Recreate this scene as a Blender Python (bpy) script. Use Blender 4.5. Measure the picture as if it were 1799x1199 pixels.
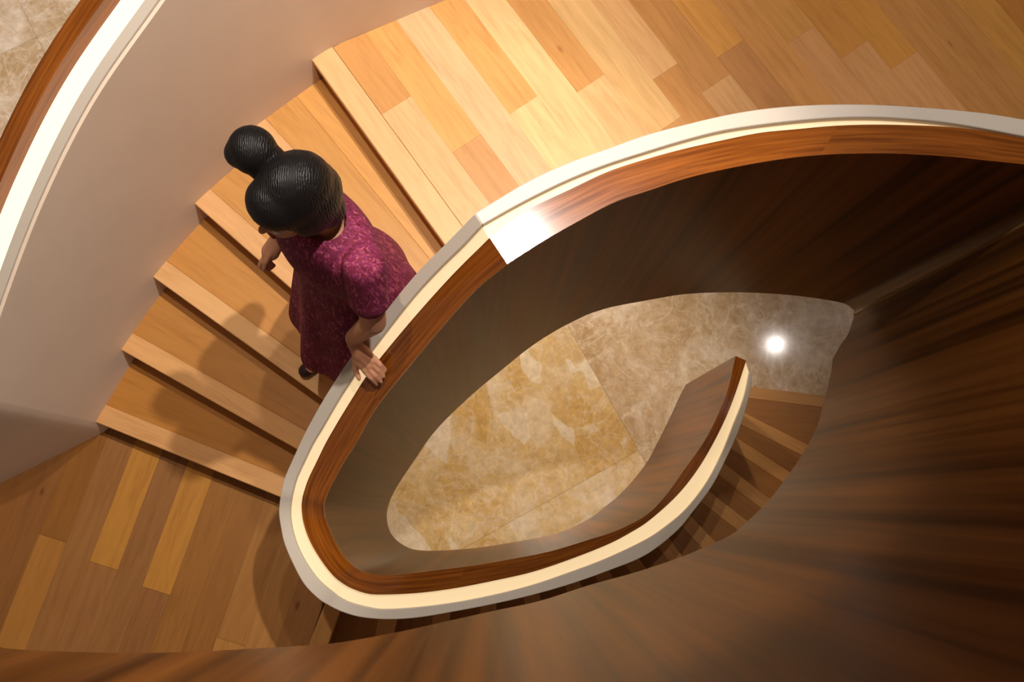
import bpy, bmesh, math, random
from mathutils import Vector, Matrix
random.seed(7)
for o in list(bpy.data.objects): bpy.data.objects.remove(o)
SC = bpy.context.scene
COL = SC.collection

# ------------------------------------------------------------------ camera
H = 6.87                       # camera height above the marble floor
FPX, CX, CY = 1600.0, 899.5, 599.5
NAD = (862.0, 889.0)           # where a plumb line through the lens meets the picture
_d = Vector((NAD[0]-CX, -(NAD[1]-CY), -FPX)).normalized()
_Z = -_d
_Y = (Vector((0, 1, 0)) - Vector((0, 1, 0)).dot(_Z)*_Z).normalized()
_X = _Y.cross(_Z)
ROT = Matrix((_X, _Y, _Z))     # camera -> world
cam_d = bpy.data.cameras.new('camera'); cam = bpy.data.objects.new('camera', cam_d)
COL.objects.link(cam); SC.camera = cam
cam_d.sensor_width = 36.0; cam_d.lens = FPX/1799.0*36.0; cam_d.clip_start = .02; cam_d.clip_end = 60
cam.matrix_world = Matrix.Translation((0, 0, H)) @ ROT.to_4x4()

# ------------------------------------------------------------------ world, lamps, exposure
w = bpy.data.worlds.new('world'); SC.world = w; w.use_nodes = True
w.node_tree.nodes['Background'].inputs[0].default_value = (1.0, .88, .74, 1)
w.node_tree.nodes['Background'].inputs[1].default_value = .15
SC.view_settings.view_transform = 'Standard'; SC.view_settings.look = 'None'
SC.view_settings.exposure = 0.0; SC.view_settings.gamma = 1.0; SC.view_settings.use_curve_mapping = False
CEIL = 7.92                    # ceiling over the stairwell
WARM = (1.0, .86, .66); WHITE = (1.0, .93, .84)
# downlights: x, y, z, watts, cone angle, blend, aim xyz, colour, label
LAMPS = [
    (0.17, 1.66, CEIL, 205, 96, .9, (0.35, 2.35, 3.6), (1.0, .95, .88), 'recessed ceiling downlight straight above the edge of the upper landing'),
    (0.70, 1.32, CEIL, 520, 66, .7, (-1.45, 1.0, 3.2), WHITE, 'recessed ceiling spotlight turned towards the five oak steps'),
    (-0.60, 1.40, CEIL, 230, 50.5, .22, (-.45, -.25, 2.5), WARM, 'added ceiling spotlight turned towards the tall curved cladding'),  # added lamp; its cone edge draws the lit arc on the cladding
    (2.00, 1.50, CEIL, 130, 66, .8, (2.1, 2.1, 3.6), WHITE, 'added ceiling downlight above the far end of the upper landing'),  # extra lamp, added to lift the dim right end of the landing
    (-3.6, 4.2, CEIL, 1500, 90, .5, (-3.9, 4.3, 0), (1.0, .90, .80), 'added ceiling downlight above the marble outside the beige wall'),  # unseen source, put in to brighten the marble beyond the wall
    (0.15, 1.98, 2.96, 200, 84, .7, (0.0, .3, 0), WARM, 'added downlight under the landing edge, turned towards the well'),  # added fill for the well marble, kept out of its reflection
    (0.95, 2.42, 2.96, 120, 76, .7, (0.5, .7, 0), WARM, 'added downlight under the middle of the landing'),  # second added fill for the marble in the well
]

# ------------------------------------------------------------------ helpers
def bp(p, z):
    """point seen at picture position p lying z metres below the camera (survey of the stairwell)"""
    c = Vector((p[0]-CX, -(p[1]-CY), -FPX)); v = ROT @ c
    v = v*(z/-v.z); return Vector((v.x, v.y, H-z))
def V3(x, y, z): return Vector((x, y, H-z))

def mesh_obj(name, verts, faces, mat, parent=None, smooth=False, uvs=None):
    me = bpy.data.meshes.new(name); me.from_pydata([tuple(v) for v in verts], [], faces)
    if uvs:
        uv = me.uv_layers.new(name='UVMap')
        for poly in me.polygons:
            for li in poly.loop_indices:
                uv.data[li].uv = uvs[me.loops[li].vertex_index]
    bm = bmesh.new(); bm.from_mesh(me); bmesh.ops.recalc_face_normals(bm, faces=bm.faces); bm.to_mesh(me); bm.free()
    if smooth:
        for p in me.polygons: p.use_smooth = True
    o = bpy.data.objects.new(name, me); COL.objects.link(o)
    if mat: me.materials.append(mat)
    if parent: o.parent = parent
    return o
def empty(name, loc=(0, 0, 0)):
    o = bpy.data.objects.new(name, None); COL.objects.link(o); o.location = loc; o.empty_display_size = .1
    return o
def put_under(o, parent):
    o.parent = parent; o.matrix_parent_inverse = Matrix.Translation(parent.location).inverted()
def tag(o, label=None, cat=None, group=None, kind=None):
    if label: o['label'] = label
    if cat: o['category'] = cat
    if group: o['group'] = group
    if kind: o['kind'] = kind
    return o
def bevel(o, wd=.004, seg=2, ang=.6):
    m = o.modifiers.new('bevel', 'BEVEL'); m.width = wd; m.segments = seg; m.limit_method = 'ANGLE'; m.angle_limit = ang
    return o
def autosmooth(o, ang=.6):
    bm = bmesh.new(); bm.from_mesh(o.data)
    for f in bm.faces: f.smooth = True
    for e in bm.edges:
        if len(e.link_faces) == 2 and e.calc_face_angle(0) > ang: e.smooth = False
    bm.to_mesh(o.data); bm.free(); return o

def catmull(pts, n=6):
    out = []
    P = [pts[0]*2-pts[1]] + pts + [pts[-1]*2-pts[-2]]
    for i in range(1, len(P)-2):
        a, b, c, d = P[i-1:i+3]
        for k in range(n):
            t = k/n
            out.append(.5*((2*b)+(c-a)*t+(2*a-5*b+4*c-d)*t*t+(3*b-a-3*c+d)*t**3))
    out.append(pts[-1]); return out
def arclen(pts):
    L = [0.0]
    for a, b in zip(pts, pts[1:]): L.append(L[-1]+(b-a).length)
    return L
def at_len(pts, L, s):
    if s <= 0: return pts[0].copy()
    for i in range(len(L)-1):
        if s <= L[i+1]:
            d = L[i+1]-L[i]; t = 0 if d == 0 else (s-L[i])/d
            return pts[i].lerp(pts[i+1], t)
    return pts[-1].copy()
def resample(pts, n):
    L = arclen(pts); return [at_len(pts, L, L[-1]*i/(n-1)) for i in range(n)]
def interp(x, knots):
    if x <= knots[0][0]: return knots[0][1]
    for (a, va), (b, vb) in zip(knots, knots[1:]):
        if x <= b: return va+(vb-va)*(x-a)/(b-a)
    return knots[-1][1]
def loft(name, rails, mat, parent, closed=True, caps=True, ang=.6, uv_z=True):
    """rails: list of section corner polylines with the same count of stations"""
    n = len(rails[0]); m = len(rails)
    verts = [p for r in rails for p in r]
    L = arclen([Vector((p.x, p.y, 0)) for p in rails[0]])
    uvs = []
    for j, r in enumerate(rails):
        for i, p in enumerate(r): uvs.append((L[i], p.z if uv_z else .09*(0, 1, 1.9, 2.8, 3.2, 3.6)[j]))
    faces = []
    for j in range(m if closed else m-1):
        k = (j+1) % m
        for i in range(n-1): faces.append((j*n+i, j*n+i+1, k*n+i+1, k*n+i))
    if closed and caps:
        faces.append(tuple(j*n for j in range(m))); faces.append(tuple(j*n+n-1 for j in range(m)))
    o = mesh_obj(name, verts, faces, mat, parent, uvs=uvs)
    autosmooth(o, ang); return o
def prism(name, poly, z_top, thick, mat, parent=None):
    """flat plate: poly is a list of (x, y); z_top in world metres"""
    n = len(poly)
    v = [(p[0], p[1], z_top) for p in poly]+[(p[0], p[1], z_top-thick) for p in poly]
    f = [tuple(range(n)), tuple(range(2*n-1, n-1, -1))]+[(i, (i+1) % n, n+(i+1) % n, n+i) for i in range(n)]
    return mesh_obj(name, v, f, mat, parent)
def seg_hit(p, d, poly):
    """first hit (t>0) of ray p+t*d with the plan polyline"""
    best = None
    for a, b in zip(poly, poly[1:]):
        ex, ey = b.x-a.x, b.y-a.y; det = d.x*(-ey)+ex*d.y
        if abs(det) < 1e-9: continue
        rx, ry = a.x-p.x, a.y-p.y
        t = (rx*(-ey)+ex*ry)/det; s = (d.x*ry-d.y*rx)/det
        if t > 1e-4 and -.001 <= s <= 1.001 and (best is None or t < best): best = t
    return best
def clip_poly(poly, halfplanes):
    for (px, py, nx, ny) in halfplanes:      # keep (x-px)*nx+(y-py)*ny >= 0
        out = []
        for i in range(len(poly)):
            a, b = poly[i], poly[(i+1) % len(poly)]
            da = (a[0]-px)*nx+(a[1]-py)*ny; db = (b[0]-px)*nx+(b[1]-py)*ny
            if da >= 0: out.append(a)
            if (da > 0) != (db > 0) and abs(da-db) > 1e-12:
                t = da/(da-db); out.append((a[0]+(b[0]-a[0])*t, a[1]+(b[1]-a[1])*t))
        poly = out
        if len(poly) < 3: return []
    return poly

# ------------------------------------------------------------------ materials
class NT:
    def __init__(s, name):
        s.m = bpy.data.materials.new(name); s.m.use_nodes = True; s.t = s.m.node_tree
        s.b = s.t.nodes['Principled BSDF']
    def n(s, typ, **kw):
        nd = s.t.nodes.new(typ)
        for k, v in kw.items():
            if k.startswith('i_'):
                key = k[2:]; key = int(key) if key.isdigit() else key.replace('_', ' ')
                nd.inputs[key].default_value = v
            else: setattr(nd, k, v)
        return nd
    def l(s, a, ao, b, bi): s.t.links.new(a.outputs[ao], b.inputs[bi])
    def ramp(s, stops):
        r = s.n('ShaderNodeValToRGB'); e = r.color_ramp.elements
        while len(e) < len(stops): e.new(.5)
        for el, (p, c) in zip(e, stops): el.position = p; el.color = (*c, 1) if len(c) == 3 else c
        return r
    def mix(s, blend='MIX', fac=.5):
        nd = s.n('ShaderNodeMix', data_type='RGBA', blend_type=blend); nd.inputs[0].default_value = fac; return nd
def srgb(r, g, b):
    f = lambda c: (c/255/12.92) if c/255 <= .04045 else ((c/255+.055)/1.055)**2.4
    return (f(r), f(g), f(b))

def plain(name, col, rough=.6, spec=.4, noise=.04):
    t = NT(name); tc = t.n('ShaderNodeTexCoord'); nz = t.n('ShaderNodeTexNoise', i_Scale=6.0, i_Detail=4.0)
    t.l(tc, 'Object', nz, 'Vector')
    r = t.ramp([(.3, tuple(c*(1-noise) for c in col)), (.7, tuple(min(1, c*(1+noise)) for c in col))])
    t.l(nz, 'Fac', r, 'Fac'); t.l(r, 'Color', t.b, 'Base Color')
    t.b.inputs['Roughness'].default_value = rough; t.b.inputs['Specular IOR Level'].default_value = spec
    return t.m

def oak(name, rough=.42, strength=.5, knots=True):
    """board material: board runs along local X; base tint comes from the object's own colour"""
    t = NT(name); oi = t.n('ShaderNodeObjectInfo'); tc = t.n('ShaderNodeTexCoord')
    rnd = t.n('ShaderNodeVectorMath', operation='SCALE', i_0=(37, 91, 53)); t.l(oi, 'Random', rnd, 'Scale')
    add = t.n('ShaderNodeVectorMath', operation='ADD'); t.l(tc, 'Object', add, 0); t.l(rnd, 'Vector', add, 1)
    mp = t.n('ShaderNodeMapping'); mp.inputs['Scale'].default_value = (2.2, 22, 22); t.l(add, 'Vector', mp, 'Vector')
    nz = t.n('ShaderNodeTexNoise', i_Scale=1.6, i_Detail=7.0, i_Roughness=.62, i_Distortion=.6); t.l(mp, 'Vector', nz, 'Vector')
    mp2 = t.n('ShaderNodeMapping'); mp2.inputs['Scale'].default_value = (1.1, 9, 9); t.l(add, 'Vector', mp2, 'Vector')
    n2 = t.n('ShaderNodeTexNoise', i_Scale=1.2, i_Detail=3.0, i_Distortion=.4); t.l(mp2, 'Vector', n2, 'Vector')
    # cathedral rings
    sn = t.n('ShaderNodeMath', operation='MULTIPLY', i_1=42.0); t.l(n2, 'Fac', sn, 0)
    si = t.n('ShaderNodeMath', operation='SINE'); t.l(sn, 'Value', si, 0)
    rr = t.ramp([(.0, (.90, .86, .80)), (1., (1.04, 1.04, 1.04))]);
    mm = t.n('ShaderNodeMapRange', i_1=-1., i_2=1.); t.l(si, 'Value', mm, 'Value'); t.l(mm, 'Result', rr, 'Fac')
    r1 = t.ramp([(.28, (.76, .70, .62)), (.5, (1, 1, 1)), (.75, (1.10, 1.10, 1.08))]); t.l(nz, 'Fac', r1, 'Fac')
    a = t.mix('MULTIPLY', strength); t.l(oi, 'Color', a, 6); t.l(r1, 'Color', a, 7)
    b = t.mix('MULTIPLY', strength*.55); t.l(a, 2, b, 6); t.l(rr, 'Color', b, 7)
    last = b
    if knots:
        mk = t.n('ShaderNodeMapping'); mk.inputs['Scale'].default_value = (2.6, 5.5, 5.5); t.l(add, 'Vector', mk, 'Vector')
        vo = t.n('ShaderNodeTexVoronoi', i_Scale=1.0); t.l(mk, 'Vector', vo, 'Vector')
        rk = t.ramp([(.0, (.30, .20, .12)), (.035, (.45, .33, .22)), (.075, (1, 1, 1))]); t.l(vo, 'Distance', rk, 'Fac')
        c = t.mix('MULTIPLY', .75); t.l(b, 2, c, 6); t.l(rk, 'Color', c, 7); last = c
    t.l(last, 2, t.b, 'Base Color')
    bmp = t.n('ShaderNodeBump', i_Strength=.06, i_Distance=.004); t.l(nz, 'Fac', bmp, 'Height'); t.l(bmp, 'Normal', t.b, 'Normal')
    t.b.inputs['Roughness'].default_value = rough; t.b.inputs['Specular IOR Level'].default_value = .35
    return t.m

def veneer(name, dark, light, rough=.3, gx=14, gz=.7, coat=.25, vertical=True):
    """polished veneer; UV: x along the run, y up"""
    t = NT(name); tc = t.n('ShaderNodeTexCoord'); mp = t.n('ShaderNodeMapping')
    mp.inputs['Scale'].default_value = (gx, gz, 1) if vertical else (gz, gx, 1)
    t.l(tc, 'UV', mp, 'Vector')
    nz = t.n('ShaderNodeTexNoise', i_Scale=1.3, i_Detail=8.0, i_Roughness=.6, i_Distortion=.35); t.l(mp, 'Vector', nz, 'Vector')
    r = t.ramp([(.36, dark), (.5, tuple((a+b)/2 for a, b in zip(dark, light))), (.64, light)]); t.l(nz, 'Fac', r, 'Fac')
    t.l(r, 'Color', t.b, 'Base Color')
    rr = t.n('ShaderNodeMapRange', i_1=.3, i_2=.7, i_3=rough*.95, i_4=rough*1.08); t.l(nz, 'Fac', rr, 'Value'); t.l(rr, 'Result', t.b, 'Roughness')
    t.b.inputs['Specular IOR Level'].default_value = .28 if vertical else .4; t.b.inputs['Coat Weight'].default_value = coat; t.b.inputs['Coat Roughness'].default_value = .12
    return t.m

def marble(name, base, patch, vein, web, patchy, seed=0.0):
    t = NT(name); tc = t.n('ShaderNodeTexCoord'); oi = t.n('ShaderNodeObjectInfo')
    rnd = t.n('ShaderNodeVectorMath', operation='SCALE', i_0=(17, 31, 0)); t.l(oi, 'Random', rnd, 'Scale')
    add = t.n('ShaderNodeVectorMath', operation='ADD'); t.l(tc, 'Object', add, 0); t.l(rnd, 'Vector', add, 1)
    def noise(scale, detail, rough, dist, vec=None):
        n = t.n('ShaderNodeTexNoise', i_Scale=scale, i_Detail=detail, i_Roughness=rough, i_Distortion=dist); t.l(vec or add, 'Vector', n, 'Vector'); return n
    # drifting clouds of colour
    c1 = noise(1.7, 6, .6, 1.2); r1 = t.ramp([(.34, patch), (.50, base), (.66, vein)]); t.l(c1, 'Fac', r1, 'Fac')
    # broken angular blocks
    w0 = noise(3.0, 4, .55, .6); sub = t.n('ShaderNodeVectorMath', operation='SUBTRACT', i_1=(.5, .5, .5)); t.l(w0, 'Color', sub, 0)
    sc = t.n('ShaderNodeVectorMath', operation='SCALE'); sc.inputs['Scale'].default_value = .16; t.l(sub, 'Vector', sc, 0)
    wa = t.n('ShaderNodeVectorMath', operation='ADD'); t.l(add, 'Vector', wa, 0); t.l(sc, 'Vector', wa, 1)
    mp = t.n('ShaderNodeMapping'); mp.inputs['Scale'].default_value = (3.2, 5.6, 1); mp.inputs['Rotation'].default_value = (0, 0, .5); t.l(wa, 'Vector', mp, 'Vector')
    vp = t.n('ShaderNodeTexVoronoi', feature='SMOOTH_F1', i_Scale=1.0, i_Smoothness=.12); t.l(mp, 'Vector', vp, 'Vector')
    sep = t.n('ShaderNodeSeparateColor'); t.l(vp, 'Color', sep, 'Color')
    rp = t.ramp([(.08, patch), (.40, base), (.74, base), (.90, vein)]); t.l(sep, 'Red', rp, 'Fac')
    m1 = t.mix('MIX', patchy); t.l(r1, 'Color', m1, 6); t.l(rp, 'Color', m1, 7)
    # web of pale wandering veins: ridges of two noises
    last = m1
    for scale, wd, k in ((3.2, .030, .75), (8.0, .040, .5)):
        n = noise(scale, 5, .55, .8); s1 = t.n('ShaderNodeMath', operation='SUBTRACT', i_1=.5); t.l(n, 'Fac', s1, 0)
        ab = t.n('ShaderNodeMath', operation='ABSOLUTE'); t.l(s1, 'Value', ab, 0)
        rg = t.ramp([(.0, (1, 1, 1)), (wd*.35, (.5, .5, .5)), (wd, (0, 0, 0))]); t.l(ab, 'Value', rg, 'Fac')
        f = t.n('ShaderNodeMath', operation='MULTIPLY', i_1=web*k); t.l(rg, 'Color', f, 0)
        mm = t.mix('MIX'); t.l(f, 'Value', mm, 0); t.l(last, 2, mm, 6); mm.inputs[7].default_value = (*vein, 1); last = mm
    n3 = noise(16, 6, .65, .3); r3 = t.ramp([(.32, (.76, .72, .68)), (.68, (1.12, 1.12, 1.12))]); t.l(n3, 'Fac', r3, 'Fac')
    m3 = t.mix('MULTIPLY', .75); t.l(last, 2, m3, 6); t.l(r3, 'Color', m3, 7)
    t.l(m3, 2, t.b, 'Base Color')
    t.b.inputs['Roughness'].default_value = .13; t.b.inputs['Specular IOR Level'].default_value = .5
    return t.m

def glow(name, col, strength):
    t = NT(name); e = t.n('ShaderNodeEmission'); e.inputs[0].default_value = (*col, 1); e.inputs[1].default_value = strength
    t.l(e, 'Emission', t.t.nodes['Material Output'], 'Surface'); return t.m

M = {}
M['oak'] = oak('oak_boards', strength=.7)
M['oak_step'] = oak('oak_step_boards', knots=False, strength=.6)
M['cladding'] = veneer('walnut_veneer', srgb(72, 38, 10), srgb(138, 84, 34), rough=.36, gx=12, gz=.25, coat=.0)
M['rail'] = veneer('teak_handrail', srgb(108, 54, 12), srgb(152, 84, 24), rough=.16, gx=60, gz=2.2, vertical=False)
M['cap'] = plain('white_lacquer', srgb(202, 190, 178), .45, .4, .015)
M['beige'] = plain('beige_plaster', srgb(230, 210, 192), .75, .25, .02)
M['dark'] = plain('dark_recess', srgb(92, 60, 34), .6)
M['concrete'] = plain('slab_plaster', srgb(150, 120, 92), .8, .2)
def led(name, col, strength):
    t = NT(name); t.b.inputs['Base Color'].default_value = (.35, .30, .22, 1); t.b.inputs['Roughness'].default_value = .5
    nz = t.n('ShaderNodeTexNoise', i_Scale=3.0); r = t.ramp([(.2, tuple(c*.96 for c in col)), (.8, col)]); t.l(nz, 'Fac', r, 'Fac')
    t.l(r, 'Color', t.b, 'Emission Color'); t.b.inputs['Emission Strength'].default_value = strength; return t.m
M['led'] = led('led_diffuser', (1.0, .71, .38), .80)
M['led_bright'] = led('led_diffuser_bright', (1.0, .84, .58), 1.3)

M['ceiling'] = plain('ceiling_plaster', srgb(225, 212, 196), .9, .1)
M['marble_a'] = marble('marble_blocks', srgb(220, 188, 136), srgb(206, 164, 94), srgb(238, 224, 206), .5, .6)
M['marble_b'] = marble('marble_web', srgb(206, 178, 146), srgb(192, 160, 118), srgb(234, 218, 200), .8, .2)
M['strip'] = plain('pale_wood_strip', srgb(150, 112, 66), .35, .5)
M['steel'] = plain('brushed_trim', (.6, .58, .55), .35, .5)
M['skin'] = plain('skin', srgb(196, 138, 108), .5, .4, .05)
M['hair'] = plain('black_hair', srgb(16, 12, 14), .38, .5, .3)
M['shoe'] = plain('shoe_leather', srgb(40, 22, 26), .45)

# ------------------------------------------------------------------ survey of the inner balustrade (picture position -> true place)
Z0, RISE, ZL, ZG = 3.30, .17, 4.32, 6.87
KN3 = [(0, 3.32), (.04, 3.34), (.09, 3.44), (.162, 3.62), (.32, 3.98), (.485, 4.42), (.614, 4.80), (.744, 5.10), (.861, 5.30), (1, 5.45)]
def trace(secs, off=()):
    """four runs: landing, first flight, lower landing, second flight"""
    out = []
    def prof(k, t):
        if k == 0: return 2.30
        if k == 1: return 2.30+1.02*t
        if k == 2: return 3.32
        return interp(t, KN3)
    cnt = (60, 50, 40, 90); runs = []
    for k, pts in enumerate(secs):
        P = resample(catmull([Vector((a, b)) for a, b in pts], 8), cnt[k])
        runs.append([Vector((p.x, p.y, prof(k, i/(cnt[k]-1)))) for i, p in enumerate(P)])
    # ease the changes of pitch below the upper landing (the mitre at the landing itself stays sharp)
    low = runs[1]+runs[2][1:]+runs[3][1:]; z = [p.z for p in low]
    for _ in range(4):
        z = [z[0]]+[sum(z[max(0, i-w):i+w+1])/(len(z[max(0, i-w):i+w+1])) for i in range(1, len(z)-1) for w in (min(5, i, len(z)-1-i),)]+[z[-1]]
    for p, zz in zip(low, z): p.z = zz
    runs = [runs[0], low[:50], low[49:89], low[88:]]
    runs = [[bp((p.x, p.y), p.z) for p in r] for r in runs]
    runs[0] = resample([Vector(v) for v in off]+runs[0], cnt[0])
    return runs
zr = H-2.30
W0 = trace([
 [(1799,209.5),(1734,199),(1667,192),(1600,187),(1534,183.5),(1467,183),(1400,185.5),(1333,192),(1267,203.5),(1200,219.5),(1134,237),(1067,261),(1000,285),(934,315),(884,344),(834,375)],
 [(834,375),(813,397),(780,431),(740,471),(700,518),(650,583),(608,640),(587,672),(565.4,706.8),(546.8,740),(530.7,771),(512.7,810.7),(499.4,841.4),(492.7,871)],
 [(492.7,871),(489.8,897.5),(492,920),(500,957.4),(518.7,1000),(536,1029.5),(560,1053.5),(580,1066)],
 [(580,1066),(600,1075.5),(633,1085),(680,1089),(733.5,1086),(800,1075),(867,1062),(933.6,1046.6),(1000,1027.6),(1067,1004),(1134,976),(1187.6,935),(1215.6,902),(1250.6,855),(1275,807.7),(1296,762),(1310,720),(1319,681.6),(1321.5,655)]],
 [(1.80,.80,zr),(1.78,.92,zr),(1.70,.995,zr),(1.57,1.025,zr)])
W1 = trace([
 [(1799,239.6),(1734,227),(1667,216),(1600,209.5),(1534,206),(1467,207),(1400,212),(1333,219.6),(1267,230),(1200,247),(1134,267),(1067,288.6),(1000,315),(934,347),(884,374),(847.6,395)],
 [(847.6,395),(813.4,432),(780,464.5),(733.5,514),(685,575),(636,640),(617.5,668),(599,696),(581.5,725.4),(565.4,753.5),(549.4,780),(534,812),(520.7,841.4),(512.5,872)],
 [(512.5,872),(509.8,895),(511.4,920),(520,953.4),(536,986.8),(560,1020),(592,1047.5)],
 [(592,1047.5),(613.5,1058.9),(653.6,1069),(680,1071),(733.5,1067.6),(800,1059),(867,1046),(933.6,1029),(1000,1006.5),(1067,981),(1134,949),(1170,925),(1205,895),(1240,850),(1268,797),(1289,744.6),(1306.7,699),(1317,652)]],
 [(1.74,.80,zr),(1.72,.90,zr),(1.66,.95,zr),(1.55,.975,zr)])
W2 = trace([
 [(1799,243),(1734,231),(1667,223),(1600,220),(1534,219),(1467,221),(1400,227),(1333,233.6),(1267,247),(1200,262),(1134,280),(1067,302),(1000,333.7),(934,365),(890,394),(860,418)],
 [(860,418),(840,438),(813,464.5),(780,499),(733.5,551),(692,600),(659.6,640),(639,668),(619,700),(600,730.8),(582.8,760),(570.8,781.5),(555.4,813.4),(540.8,844),(531.8,872)],
 [(531.8,872),(529.8,891),(533.4,920),(545.4,953.4),(565.4,986.8),(586.8,1013.5),(604,1027)],
 [(604,1027),(613.5,1032.5),(640,1042.5),(667,1045.5),(733.5,1042.6),(800,1034),(867,1021),(933.6,1006),(1000,984),(1067,957.5),(1110,935),(1142,914),(1187.6,881-8),(1222.6,830),(1250.6,784),(1275,735),(1292.6,690),(1311,634)]],
 [(1.70,.80,zr),(1.68,.88,zr),(1.63,.93,zr),(1.54,.962,zr)])
W3 = trace([
 [(1799,288.6),(1734,282),(1667,275),(1600,271),(1534,269.6),(1467,271),(1400,276),(1333,286),(1267,298.6),(1200,315),(1134,337),(1080,355),(1013.7,390),(947,428.5),(891,464.5)],
 [(891,464.5),(833.6,512),(767,586),(720,642.7),(693.6,674.7),(672,701.4),(651,732),(634,763),(620,788),(604.8,811),(587.5,842.8),(575.5,866.8),(569,887)],
 [(569,887),(571.5,910.8),(584,943),(602.8,976),(617,992),(632,1002.5)],
 [(632,1002.5),(647,1008.5),(673.6,1011),(720,1008),(767,1002.5),(833.6,994),(900,982.5),(967,969),(1033.8,949),(1084,932.5),(1135,905.7),(1170,870.7),(1205,821.7),(1233,783),(1257.6,737.6),(1278.6,685),(1292,625.5)]],
 [(1.60,.80,zr),(1.59,.845,zr),(1.56,.875,zr),(1.50,.893,zr)])
def flat(runs):
    out = list(runs[0])
    for r in runs[1:]: out += r[1:]
    return out
F0, F1, F2, F3 = flat(W0), flat(W1), flat(W2), flat(W3)
# lower edge of the well cladding
S_pts = [((1500,545),3.87),((1487,535),3.87),((1460,528.5),3.87),((1400,520),3.87),((1333.5,515),3.87),((1267,514),3.87),((1200,517.5),3.87),((1134,528.5),3.87),((1074,540),3.87),((1034,552),3.87),
 ((984,577),3.96),((934,608.5),4.06),((883.6,648.6),4.21),((833.6,690),4.41),((787,733.7),4.58),((757,767),4.70),((735,799),4.82),((710,836),4.94),((690,869),5.02),((680,899),5.02),((682,926),5.02),((693,946),5.03),((713.5,961),5.06),((733.5,967),5.10),
 ((767,968),5.19),((817,965),5.33),((867,959),5.47),((933.6,947.5),5.66),((984,936),5.90),((1034,912.5),6.50),((1067,887.5),6.87),((1100,858),6.87),((1135,815),6.87),((1156,776),6.87),((1177,734),6.87),((1193,699),6.87),((1205,676),6.87)]
def smooth_trace(pts, n=6, kinks=()):
    out = []; idx = [0]+[i for i, (p, z) in enumerate(pts) if p in kinks]+[len(pts)-1]
    for a, b in zip(idx, idx[1:]):
        seg = catmull([Vector((p[0], p[1], z)) for p, z in pts[a:b+1]], n)
        out += seg if not out else seg[1:]
    return [bp((v.x, v.y), v.z) for v in out]
S_line = smooth_trace(S_pts, 6, [(1034,552)])
NS = len(F3)
SL = resample(S_line, 400)
# pair every handrail station with the cladding foot below it (same share of the run in plan)
def plan_fracs(P):
    L = arclen([Vector((p.x, p.y, 0)) for p in P]); return [l/L[-1] for l in L], L[-1]
fr3, _ = plan_fracs(F3); 
_pl = [Vector((p.x, p.y, 0)) for p in SL]; _LL = arclen(_pl)
def S_at(f):
    s = f*_LL[-1]
    for i in range(len(_LL)-1):
        if s <= _LL[i+1]+1e-9:
            t = (s-_LL[i])/max(1e-9, _LL[i+1]-_LL[i]); return SL[i].lerp(SL[i+1], t)
    return SL[-1].copy()
FS = [S_at(f) for f in fr3]
dn = lambda P, d: [Vector((p.x, p.y, p.z-d)) for p in P]

bal = empty('balustrade', (F0[0].x*0+1.4, .6, 0))
tag(bal, 'walnut clad balustrade with lit handrail winding down around the open well', 'balustrade')
# handrail in lengths: joints where the lengths of wood meet
nl = len(W3[0]); cuts = [0, 27, nl-1, nl-1+30, nl-1+49+39+20, NS-1]
for a, b in zip(cuts, cuts[1:]):
    A, B = F2[a:b+1], F3[a:b+1]
    o = loft('handrail', [A, B, dn(B, .008), dn(A, .075)], M['rail'], None, ang=.5, uv_z=False); put_under(o, bal)
o['label'] = 'polished wooden handrail'
kn = nl-1
for a, b in ((0, kn), (kn, NS-1)):
    A, B = F0[a:b+1], F1[a:b+1]
    o = loft('rail_cap', [A, B, dn(B, .08), dn(A, .08)], M['cap'], None, ang=.5); put_under(o, bal); bevel(o, .003)
o = loft('light_strip', [dn(F1, .022), dn(F2, .022), dn(F2, .085), dn(F1, .085)], M['led'], None); put_under(o, bal); o['label'] = 'warm glowing light strip'
def bottom(P, Q, up=0): return [Vector((p.x, p.y, q.z+up)) for p, q in zip(P, Q)]
up_ = lambda P, d: [Vector((p.x, p.y, p.z+d)) for p in P]
F0i = [a.lerp(b, .12) for a, b in zip(F0, F1)]
o = loft('stair_panel', [dn(F0i, .08), dn(F1, .08), bottom(F1, FS, .012), bottom(F0i, FS, .012)], M['beige'], None); put_under(o, bal)
# the wood lining of the well, with a thickness behind its face
back3 = [a.lerp(b, .3) for a, b in zip(F3, F2)]
FSb = [s+(b-a) for s, a, b in zip(FS, F3, back3)]
o = loft('well_cladding', [dn(F3, .008), FS, FSb, dn(back3, .06)], M['cladding'], None); put_under(o, bal); o['label'] = 'dark polished wood cladding'
o = loft('underside', [up_(FSb, .004), bottom(F0i, FS, .004), bottom(F0i, FS, .03), up_(FSb, .03)], M['concrete'], None); put_under(o, bal)

# ------------------------------------------------------------------ balustrade of the flight above: its well side closes the right and the front of the view
R2_pts = [((1500,545),3.87),((1501,553),3.87),((1497,567),3.87),((1490,587),3.87),((1478,605),3.87),((1463,630),3.82),((1459,660),3.62),((1450,697),3.46),((1445,715),3.40),((1436,748),3.30),((1415,790),3.17),((1387,832),3.05),((1352,878),2.94),((1317,913),2.84),((1289,937),2.77),((1254,955),2.68),((1197,979),2.58),((1117,1006),2.47),((1034,1029),2.36),((950,1056),2.22),((867,1074),2.10),((790,1091),1.99),((700,1111),1.87),((600,1129),1.74),((547,1134),1.69),((467,1139),1.62),((334,1146),1.46),((234,1148),1.32),((133,1146),1.18),((53,1143),1.09),((0,1139),1.04)]
R2 = smooth_trace(R2_pts, 5, [(1463,630)])
R2 += [V3(-.57,-.115,.97), V3(-.60,-.06,.90), V3(-.61,0,.82)]
R2 = resample(R2, 220)
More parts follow.
